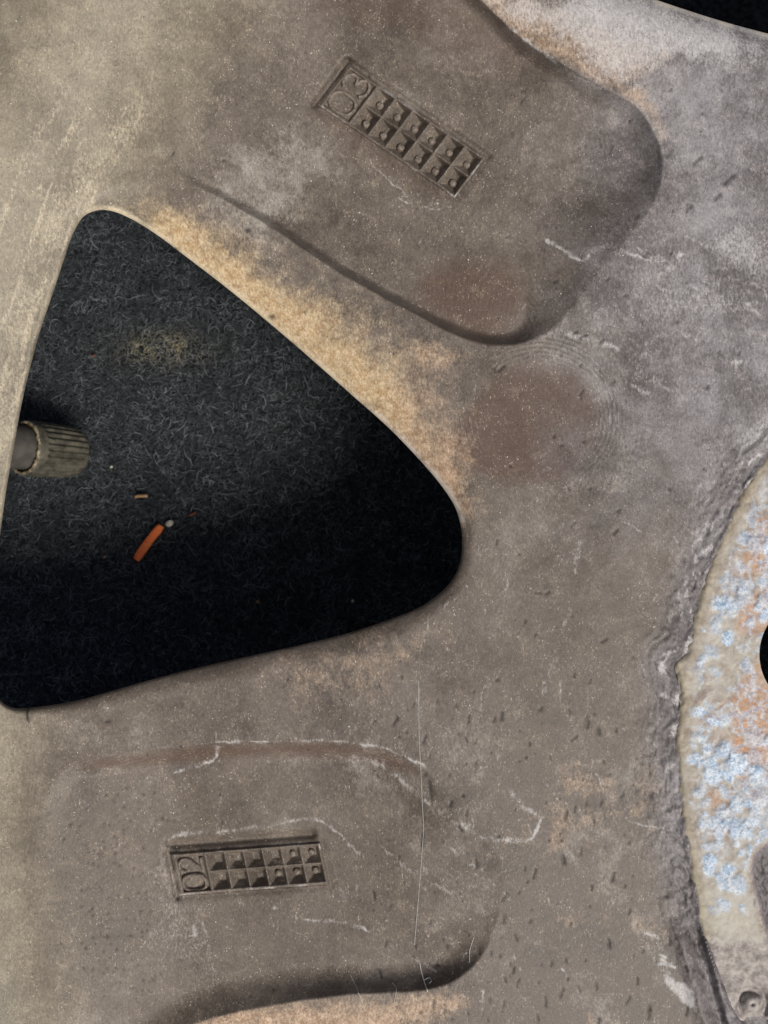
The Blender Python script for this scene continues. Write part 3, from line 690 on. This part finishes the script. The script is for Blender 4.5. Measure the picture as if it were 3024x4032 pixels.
# ---- date stamps
GLYPH = {'0': ([(.5, 0), (.88, .12), (1, .5), (.88, .88), (.5, 1), (.12, .88), (0, .5), (.12, .12)], True),
         '2': ([(.05, .78), (.2, .97), (.55, 1.0), (.9, .85), (.88, .6), (.5, .3), (.04, .02), (.5, .02), (.98, .02)], False),
         '3': ([(.06, .84), (.3, .99), (.65, .98), (.9, .8), (.78, .58), (.48, .52), (.8, .46), (1, .24), (.75, .03), (.35, 0), (.04, .16)], False)}
def stamp(st, labels):
    la, lb = np.linalg.norm(st['a']), np.linalg.norm(st['b'])
    n, m = int(la / 3.0), int(lb / 3.0)
    A, B = np.meshgrid(np.linspace(0, 1, n), np.linspace(0, 1, m), indexing='ij')
    u = (st['o'][0] + A * st['a'][0] + B * st['b'][0]).astype(f32); v = (st['o'][1] + A * st['a'][1] + B * st['b'][1]).astype(f32)
    z0 = height(u, v, False)
    x = A * la; y = B * lb; dv = st['div'] * la
    eb = np.minimum(np.minimum(x, la - x), np.minimum(y, lb - y))
    h = 0.34 - 0.75 * np.clip(1 - eb / 12, 0, 1) ** 2
    # digit recess
    dd = np.minimum(np.minimum(x - 24, dv - 4 - x), np.minimum(y - 16, lb - 14 - y))
    h = h - 0.62 * smooth(dd / 9)
    # cells: sloping floor, steep right and lower walls
    cw_ = (la - dv - 14) / 6.0; ch = (lb - 30) / 2.0
    cx = (x - dv) / cw_; cy = (y - 15) / ch
    fx = cx - np.floor(cx); fy = cy - np.floor(cy)
    inside = (cx > 0) & (cx < 6) & (cy > 0) & (cy < 2)
    if st is ST_UP: dep = np.minimum(np.minimum(fx / 0.6, (1 - fx) / 0.3), np.minimum(fy / 0.22, (1 - fy) / 0.3))
    else: dep = np.minimum(np.minimum(fx / 0.5, (1 - fx) / 0.16), np.minimum((fy + .02) / 0.14, (1 - fy) / 0.5))
    h = h - np.where(inside, (1.4 if st is ST_UP else 1.1) * np.clip(dep, 0, 1) ** 0.95 * (1 + 0.22 * fbm(np.floor(cx) * 97 + 13, np.floor(cy) * 71 + 5, 37, 520, 1)), 0)
    h = h + 0.05 * fbm(u, v, 14, 501, 3) + 0.08 * fbm(u, v, 40, 511, 2)
    idx = np.arange(n * m).reshape(n, m)
    q = np.stack([idx[:-1, :-1], idx[:-1, 1:], idx[1:, 1:], idx[1:, :-1]], -1).reshape(-1, 4)
    zz = (z0 + h).astype(f32)
    zero = np.zeros(u.size, f32); wear = (np.exp(-((eb - 8) / 5.0) ** 2) * (0.25 + 0.5 * vnoise(u, v, 40, 531))).ravel()
    wear = np.maximum(wear, (0.3 * np.where(inside, np.exp(-np.clip(dep, 0, 1) / 0.1), 0) * (0.5 + vnoise(u, v, 30, 532))).ravel())
    o = mesh_obj('date_stamp', px(u, v, zz).reshape(-1, 3), q, MAT_CAST, wheel, True,
                 {'mask_a': np.stack([zero, np.clip(wear, 0, 1), zero, zero], -1), 'mask_b': np.stack([zero, zero, zero, zero], -1), 'mask_c': np.stack([zero, zero + .5, zero, zero], -1)})
    o['label'] = labels
    def at(xx, yy, dz):
        a, b = xx / la, yy / lb
        uu = st['o'][0] + a * st['a'][0] + b * st['b'][0]; vv = st['o'][1] + a * st['a'][1] + b * st['b'][1]
        zc = float(height(np.array([uu], f32), np.array([vv], f32), False)[0])
        return Vector(px(np.array(uu), np.array(vv), np.array(zc + dz)))
    # raised numerals, lying on their side: their tops point to the short end
    for k, ch_ in enumerate(st['digits']):
        pts, closed = GLYPH[ch_]
        yc0, yc1 = (lb - 22, lb * 0.52) if k == 0 else (lb * 0.46, 24)
        P = [(34 + (1 - gy) * (dv - 17 - 34), yc0 + gx * (yc1 - yc0)) for gx, gy in pts]
        C = catmull(P, 5, closed)
        path = [at(c[0], c[1], -0.36) for c in C]
        w = 8.0 / 36 * MM
        Vv, Ff = [], []; nn = len(path)
        for i, p in enumerate(path):
            t = (path[(i + 1) % nn] - path[i - 1]) if closed else (path[min(i + 1, nn - 1)] - path[max(i - 1, 0)])
            t.z = 0; t.normalize(); s = Vector((-t.y, t.x, 0))
            for (a, hh) in ((-1.25, -.15), (-.95, .26), (-.5, .46), (0, .5), (.5, .46), (.95, .26), (1.25, -.3)):
                Vv.append(p + s * w * a + Vector((0, 0, hh * MM)))
        for i in range(nn if closed else nn - 1):
            for j in range(6):
                i2 = (i + 1) % nn
                Ff.append((i * 7 + j, i2 * 7 + j, i2 * 7 + j + 1, i * 7 + j + 1))
        if not closed: Ff.append(tuple(range(7))); Ff.append(tuple((nn - 1) * 7 + j for j in range(7))[::-1])
        g = mesh_obj('numeral', Vv, Ff, MAT_STAMP, o); g['label'] = 'raised cast numeral ' + ch_
    for (c, r) in st['dots']:
        big = 14.5 if st is ST_UP else 13.5
        p = at(dv + (c + 0.56) * cw_, 15 + (r + (0.55 if st is ST_UP else 0.42)) * ch, 0)
        Vv, Ff = [], []
        for (rad, hz) in ((1.35, -1.35), (1.1, -.65), (.95, -.42), (.6, -.33), (.001, -.33)):
            for k in range(12):
                an = k * math.pi / 6
                Vv.append(p + Vector((math.cos(an) * rad * big / 36, math.sin(an) * rad * big / 36, hz)) * MM)
        for i in range(4):
            for k in range(12): Ff.append((i * 12 + k, i * 12 + (k + 1) % 12, (i + 1) * 12 + (k + 1) % 12, (i + 1) * 12 + k))
        mesh_obj('dot', Vv, Ff, MAT_STAMP, o)
stamp(ST_UP, 'slanted cast date stamp 03 with a peg in each of its twelve cells')
stamp(ST_LOW, 'level cast date stamp 02 with pegs in five of its twelve cells')

# ---- tyre valve, seen through the window
VA = Vector((math.cos(math.radians(52)) * math.cos(math.radians(3.5)), -math.cos(math.radians(52)) * math.sin(math.radians(3.5)), -math.sin(math.radians(52)))).normalized()
V0 = Vector(px(np.array(94.0), np.array(1763.0), np.array(-25.5)))
VX = VA.cross(Vector((0, 0, 1))).normalized(); VY = VX.cross(VA)
def lathe(name, prof, mat, parent, n=64, ribs=None, label=None):
    Vv, Ff = [], []
    for (s, r) in prof:
        for k in range(n):
            an = 2 * math.pi * k / n
            rr_ = r
            if ribs and ribs[0] <= s <= ribs[1]: rr_ = r - 0.34 * (0.5 - 0.5 * math.cos(an * ribs[2])) ** 1.5
            Vv.append(V0 + VA * s * MM + (VX * math.cos(an) + VY * math.sin(an)) * rr_ * MM)
    for i in range(len(prof) - 1):
        for k in range(n): Ff.append((i * n + k, i * n + (k + 1) % n, (i + 1) * n + (k + 1) % n, (i + 1) * n + k))
    Ff.append(tuple((len(prof) - 1) * n + k for k in range(n)))
    o = mesh_obj(name, Vv, Ff, mat, parent)
    if label: o['label'] = label
    return o
stem = lathe('valve_stem', [(-20, 3.9), (-16, 3.6), (-11, 3.2), (-6, 2.98), (-0.4, 2.9), (0.8, 2.85), (1.4, 2.5), (1.6, 1.5)], MAT_STEM, wheel, 48, None, 'grey tyre valve stem under the left window edge')
lathe('valve_cap', [(1.2, 2.9), (0.5, 3.05), (0.0, 3.35), (-.05, 3.55), (0.2, 3.68), (0.8, 3.70), (1.2, 3.68), (1.3, 3.70), (1.5, 3.72), (2.0, 3.72), (4, 3.66), (6, 3.58), (7.4, 3.50), (7.7, 3.42), (8.1, 3.2), (8.45, 2.7), (8.65, 1.9), (8.72, .9), (8.74, 0.02)],
      MAT_CAP, stem, 192, (1.45, 7.75, 26), 'dark olive ribbed valve cap')
def ring(name, s, r, rad, mat, jit, seed):
    rg = random.Random(seed); pts = []
    for k in range(72):
        an = 2 * math.pi * k / 72
        pts.append(V0 + VA * (s + rg.uniform(-jit, jit)) * MM + (VX * math.cos(an) + VY * math.sin(an)) * (r + rg.uniform(-jit, jit) * .5) * MM)
    Vv, Ff = [], []
    for i, p in enumerate(pts):
        t = (pts[(i + 1) % 72] - pts[i - 1]).normalized(); a = (p - V0).normalized(); b = t.cross(a).normalized(); a = b.cross(t)
        rr_ = rad * rg.uniform(.6, 1.3) * MM
        for k in range(6): Vv.append(p + (a * math.cos(k * math.pi / 3) + b * math.sin(k * math.pi / 3)) * rr_)
    for i in range(72):
        for k in range(6): Ff.append((i * 6 + k, i * 6 + (k + 1) % 6, ((i + 1) % 72) * 6 + (k + 1) % 6, ((i + 1) % 72) * 6 + k))
    return mesh_obj(name, Vv, Ff, mat, stem)
ring('cap_rim', -0.02, 3.42, 0.24, MAT_CRUST, 0.10, 3)
ring('grime_ring', 0.55, 2.95, 0.16, MAT_GRIME, 0.12, 4)

# ------------------------------------------------------------------ carpet
n = 160
g = np.linspace(-1, 1, n); g = np.sign(g) * np.abs(g) ** 1.6 * 420
GX, GY = np.meshgrid(g, g, indexing='ij')
gz = CARPET_Z + 0.5 * fbm(GX * 10 + 5000, GY * 10 + 5000, 60, 601, 3)
idx = np.arange(n * n).reshape(n, n)
q = np.stack([idx[:-1, :-1], idx[1:, :-1], idx[1:, 1:], idx[:-1, 1:]], -1).reshape(-1, 4)
carpet = mesh_obj('carpet', np.stack([GX, GY, gz], -1).reshape(-1, 3) * MM, q, MAT_CARPET)
carpet['kind'] = 'structure'

def carpet_z(x, y): return CARPET_Z + 0.5 * fbm(x * 10 + 5000, y * 10 + 5000, 60, 601, 3)
def fibres():
    kz = (D - CARPET_Z) / F
    N = 110000
    u = RNG.uniform(-150, 2150, N); v = RNG.uniform(680, 2920, N)
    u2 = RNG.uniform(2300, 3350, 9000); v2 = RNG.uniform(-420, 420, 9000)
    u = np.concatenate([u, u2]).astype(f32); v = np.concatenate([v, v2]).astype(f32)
    d = np.maximum(sdf(HOLE, u, v)[0], sdf(HOLE_TOP, u, v)[0])
    keep = d > -110
    u, v = u[keep][:46000], v[keep][:46000]
    N = len(u); SEG = 3
    x = (u - 1512) * kz; y = -(v - 2016) * kz
    L = RNG.gamma(3, 0.22, N) + 0.3; th = RNG.normal(0.5, 1.2, N) + RNG.integers(0, 2, N) * math.pi; curl = RNG.normal(0, 2.0, N) / np.maximum(L, .8)
    r = RNG.uniform(0.022, 0.046, N)
    z0 = RNG.uniform(0.05, 0.55, N); arch = RNG.uniform(-0.15, 0.55, N)
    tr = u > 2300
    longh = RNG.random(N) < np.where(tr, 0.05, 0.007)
    L = np.where(longh, L * 2.0, L); curl = np.where(longh, curl * .4, curl); z0 = np.where(longh, z0 + .4, z0)
    pts = []
    cxp, cyp = x.copy(), y.copy(); t = th.copy()
    for k in range(SEG + 1):
        s = k / SEG
        zz = carpet_z(cxp, cyp) + z0 + arch * 4 * s * (1 - s) * .6
        pts.append(np.stack([cxp, cyp, zz], -1))
        cxp = cxp + np.cos(t) * L / SEG; cyp = cyp + np.sin(t) * L / SEG; t = t + curl * L / SEG + RNG.normal(0, .35, N)
    P = np.stack(pts, 1)                                   # N, SEG+1, 3
    T = np.gradient(P, axis=1); T /= np.linalg.norm(T, axis=2, keepdims=True)
    A = np.cross(T, np.array([0, 0, 1.0])); A /= np.linalg.norm(A, axis=2, keepdims=True) + 1e-9
    B = np.cross(A, T)
    taper = (1 - 0.6 * np.abs(np.linspace(-1, 1, SEG + 1)) ** 2)[None, :, None]
    VV = np.stack([P + (A * math.cos(a) + B * math.sin(a)) * r[:, None, None] * taper for a in (0.5, 0.5 + 2.094, 0.5 + 4.189)], 2)   # N, SEG+1, 3, 3
    base = (np.arange(N) * (SEG + 1) * 3)[:, None, None, None]
    i = np.arange(SEG)[None, :, None, None] * 3; k = np.arange(3)[None, None, :, None]
    quad = np.concatenate([base + i + k, base + i + (k + 1) % 3, base + i + 3 + (k + 1) % 3, base + i + 3 + k], -1).reshape(-1, 4)
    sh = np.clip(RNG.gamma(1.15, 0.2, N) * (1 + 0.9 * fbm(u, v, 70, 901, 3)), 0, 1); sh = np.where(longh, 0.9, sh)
    sh = np.where(tr, np.clip(sh * 2.4 + .1, 0, 1), sh)  # fibres in the shadowed top right window brightened through their colour
    dust = np.exp(-(((u - 640) / 150) ** 2 + ((v - 1375) / 55) ** 2)) * (RNG.random(N) < .75) * (0.6 + 0.8 * fbm(u, v, 60, 902, 3))
    dust = np.clip(dust, 0, 1)
    sh = np.maximum(sh, dust * .5)
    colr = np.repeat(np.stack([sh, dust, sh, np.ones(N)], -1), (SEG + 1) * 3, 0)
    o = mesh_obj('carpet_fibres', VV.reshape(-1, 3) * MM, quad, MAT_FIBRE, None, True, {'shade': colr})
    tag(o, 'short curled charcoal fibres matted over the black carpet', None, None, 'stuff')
fibres()

# ------------------------------------------------------------------ bits lying on the carpet
def splinter(name, p, q, width, thick, mat, label, cat, z=0.95, bend=0.0, blunt=(0.75, 1.0), group='splinters on the carpet'):
    """a flat sliver with bevelled edges, from photo pixel p to q on the carpet"""
    zc = CARPET_Z + z
    a = Vector(px(np.array(float(p[0])), np.array(float(p[1])), np.array(zc))); b = Vector(px(np.array(float(q[0])), np.array(float(q[1])), np.array(zc + .15)))
    t = (b - a); L = t.length; t.normalize(); s = Vector((-t.y, t.x, 0)).normalized()
    mid = (a + b) / 2
    Vv, Ff = [], []; N = 9; rg = random.Random(int(p[0]))
    prof = [(-1, 0), (-.8, .7), (-.3, 1), (.35, .95), (.85, .65), (1, -.05), (.6, -.8), (-.6, -.8)]
    for i in range(N):
        f = i / (N - 1)
        w = width * (min(1, blunt[0] + f * 3) if f < .3 else min(1, blunt[1] + (1 - f) * 2.2)) * rg.uniform(.93, 1.05)
        c = a.lerp(b, f) - mid + s * bend * MM * 4 * f * (1 - f)
        for (pa, pb) in prof: Vv.append(c + s * pa * w * .5 * MM + Vector((0, 0, pb * thick * .5 * MM)))
    for i in range(N - 1):
        for k in range(8): Ff.append((i * 8 + k, i * 8 + (k + 1) % 8, (i + 1) * 8 + (k + 1) % 8, (i + 1) * 8 + k))
    Ff.append(tuple(range(8))[::-1]); Ff.append(tuple((N - 1) * 8 + k for k in range(8)))
    me = bpy.data.meshes.new(name); me.from_pydata([tuple(x) for x in Vv], [], Ff); me.materials.append(mat)
    me.polygons.foreach_set('use_smooth', np.ones(len(me.polygons), bool)); me.update()
    o = bpy.data.objects.new(name, me); o.location = mid; COL.objects.link(o)
    tag(o, label, cat, group); return o
def crumb(name, p, rx, ry, mat, label, cat, ang=0.0, z=0.9, seed=1, group='small crumbs on the carpet'):
    rg = random.Random(seed); zc = CARPET_Z + z
    c = Vector(px(np.array(float(p[0])), np.array(float(p[1])), np.array(zc))); Vv, Ff = [], []
    R_, C_ = 6, 9
    for i in range(R_ + 1):
        ph = math.pi * i / R_
        for k in range(C_):
            an = 2 * math.pi * k / C_; j = rg.uniform(.86, 1.1)
            x = math.sin(ph) * math.cos(an) * rx * j; y = math.sin(ph) * math.sin(an) * ry * j
            Vv.append(Vector((x * math.cos(ang) - y * math.sin(ang), x * math.sin(ang) + y * math.cos(ang), math.cos(ph) * min(rx, ry) * .8)) * MM)
    for i in range(R_):
        for k in range(C_): Ff.append((i * C_ + k, (i + 1) * C_ + k, (i + 1) * C_ + (k + 1) % C_, i * C_ + (k + 1) % C_))
    me = bpy.data.meshes.new(name); me.from_pydata([tuple(x) for x in Vv], [], Ff); me.materials.append(mat)
    me.polygons.foreach_set('use_smooth', np.ones(len(me.polygons), bool)); me.update()
    o = bpy.data.objects.new(name, me); o.location = c; COL.objects.link(o)
    tag(o, label, cat, group); return o
splinter('wood_splinter', (536, 2203), (636, 2070), 1.25, 0.7, MAT_WOOD, 'bright orange wood splinter lying on the black carpet', 'splinter', 1.1, 0.1, (.8, .75))
splinter('wood_splinter', (531, 1956), (580, 1953), 0.42, 0.35, MAT_TAN, 'short tan splinter above the orange one on the carpet', 'splinter', 1.0, 0.05)
splinter('wood_splinter', (744, 2030), (772, 2018), 0.40, 0.3, MAT_RUSTW, 'tiny dull rust splinter right of the pale crumb', 'splinter', 0.95)
crumb('grit_crumb', (667, 2061), 0.62, 0.46, MAT_CRUMB, 'pale crumb at the upper tip of the orange splinter', 'crumb', 0.6, 1.1, 5)
crumb('grit_crumb', (439, 1838), 0.22, 0.18, MAT_CRUMB, 'small white crumb on the carpet right of the valve cap', 'crumb', 0.2, 1.1, 6)
crumb('grit_crumb', (1015, 2369), 0.22, 0.2, MAT_TAN, 'tiny tan crumb on the dark carpet low in the window', 'crumb', 0, 1.0, 8)
crumb('grit_crumb', (1388, 2366), 0.26, 0.2, MAT_CRUMB, 'tiny pale crumb on the black carpet near the inner window tip', 'crumb', 0.8, 1.0, 9)
crumb('grit_crumb', (412, 2192), 0.2, 0.18, MAT_TAN, 'tiny tan crumb left of the orange splinter', 'crumb', 0, 1.0, 10)
crumb('grit_crumb', (369, 1400), 0.24, 0.18, MAT_RUSTW, 'tiny rust crumb high in the window on lit carpet', 'crumb', 0.5, 1.0, 11)

# ------------------------------------------------------------------ lint and dust on the wheel
def lint(name, pts, r, label, lift=0.05, seed=0):
    C = catmull(pts, 8, False)
    zz = height(C[:, 0].astype(f32), C[:, 1].astype(f32), True) + lift
    W = px(C[:, 0], C[:, 1], zz); mid = W.mean(0)
    Vv, Ff = tube([Vector(w - mid) for w in W], r * MM, 5)
    me = bpy.data.meshes.new(name); me.from_pydata([tuple(x) for x in Vv], [], Ff); me.materials.append(MAT_THREAD); me.update()
    o = bpy.data.objects.new(name, me); o.location = Vector(mid); COL.objects.link(o)
    tag(o, label, 'lint', 'white lint fibres on the wheel'); return o
lint('lint_thread', [(1648,2680),(1650,2900),(1656,3010),(1662,3150),(1667,3262),(1660,3380),(1652,3480),(1642,3600),(1632,3720)], 0.022, 'long straight white thread running down beside the lower pocket')
lint('lint_thread', [(1652,3792),(1660,3830),(1672,3870),(1684,3905)], 0.05, 'short thick white fibre on the dark lower pocket wall')
lint('lint_thread', [(1668,3860),(1690,3850),(1698,3862),(1690,3872)], 0.03, 'tiny curled white fibre beside the thick white one')
lint('lint_thread', [(1380,3840),(1404,3890),(1430,3950)], 0.025, 'straight pale fibre crossing the lower pocket edge')
lint('lint_thread', [(1544,3870),(1560,3890),(1556,3925),(1550,3950)], 0.025, 'curved pale fibre hanging over the lower pocket edge')
lint('lint_thread', [(1866,3690),(1850,3740),(1848,3790)], 0.03, 'short pale fibre at the right corner of the lower pocket')

def dust():
    N = 2600
    u = RNG.uniform(-20, 2700, N); v = RNG.uniform(-20, 4050, N)
    # more of it towards the lower left and round the upper stamp
    dens = 0.28 + 0.9 * np.exp(-((u - 350) / 420) ** 2 - ((v - 3300) / 600) ** 2) + 0.35 * np.exp(-((u - 1500) / 900) ** 2 - ((v - 500) / 600) ** 2)
    k = RNG.random(N) < dens; u, v = u[k].astype(f32), v[k].astype(f32)
    ok = (hole_dist(u, v)[0] > 12) & (sdf(PAD, u, v)[0] < 0) & (sdf(st_rect(ST_UP, 10), u, v)[0] < 0) & (sdf(st_rect(ST_LOW, 10), u, v)[0] < 0)
    u, v = u[ok], v[ok]; z = height(u, v, True)
    P = px(u, v, z + .04); Vv, Ff = [], []
    for p in P:
        r = (0.03 + RNG.gamma(1.5, 0.016)) * MM; b = len(Vv); rr_ = RNG.uniform(.6, 1.2, 6)
        for kk, dv_ in enumerate(((1,0,0),(-1,0,0),(0,1,0),(0,-1,0),(0,0,1),(0,0,-1))): Vv.append(p + np.array(dv_) * r * rr_[kk])
        for f in ((0,2,4),(2,1,4),(1,3,4),(3,0,4),(2,0,5),(1,2,5),(3,1,5),(0,3,5)): Ff.append(tuple(b + i for i in f))
    o = mesh_obj('dust_grains', np.array(Vv), Ff, MAT_SPECK, None, False)
    tag(o, 'fine white dust grains scattered over the wheel', None, None, 'stuff')
dust()
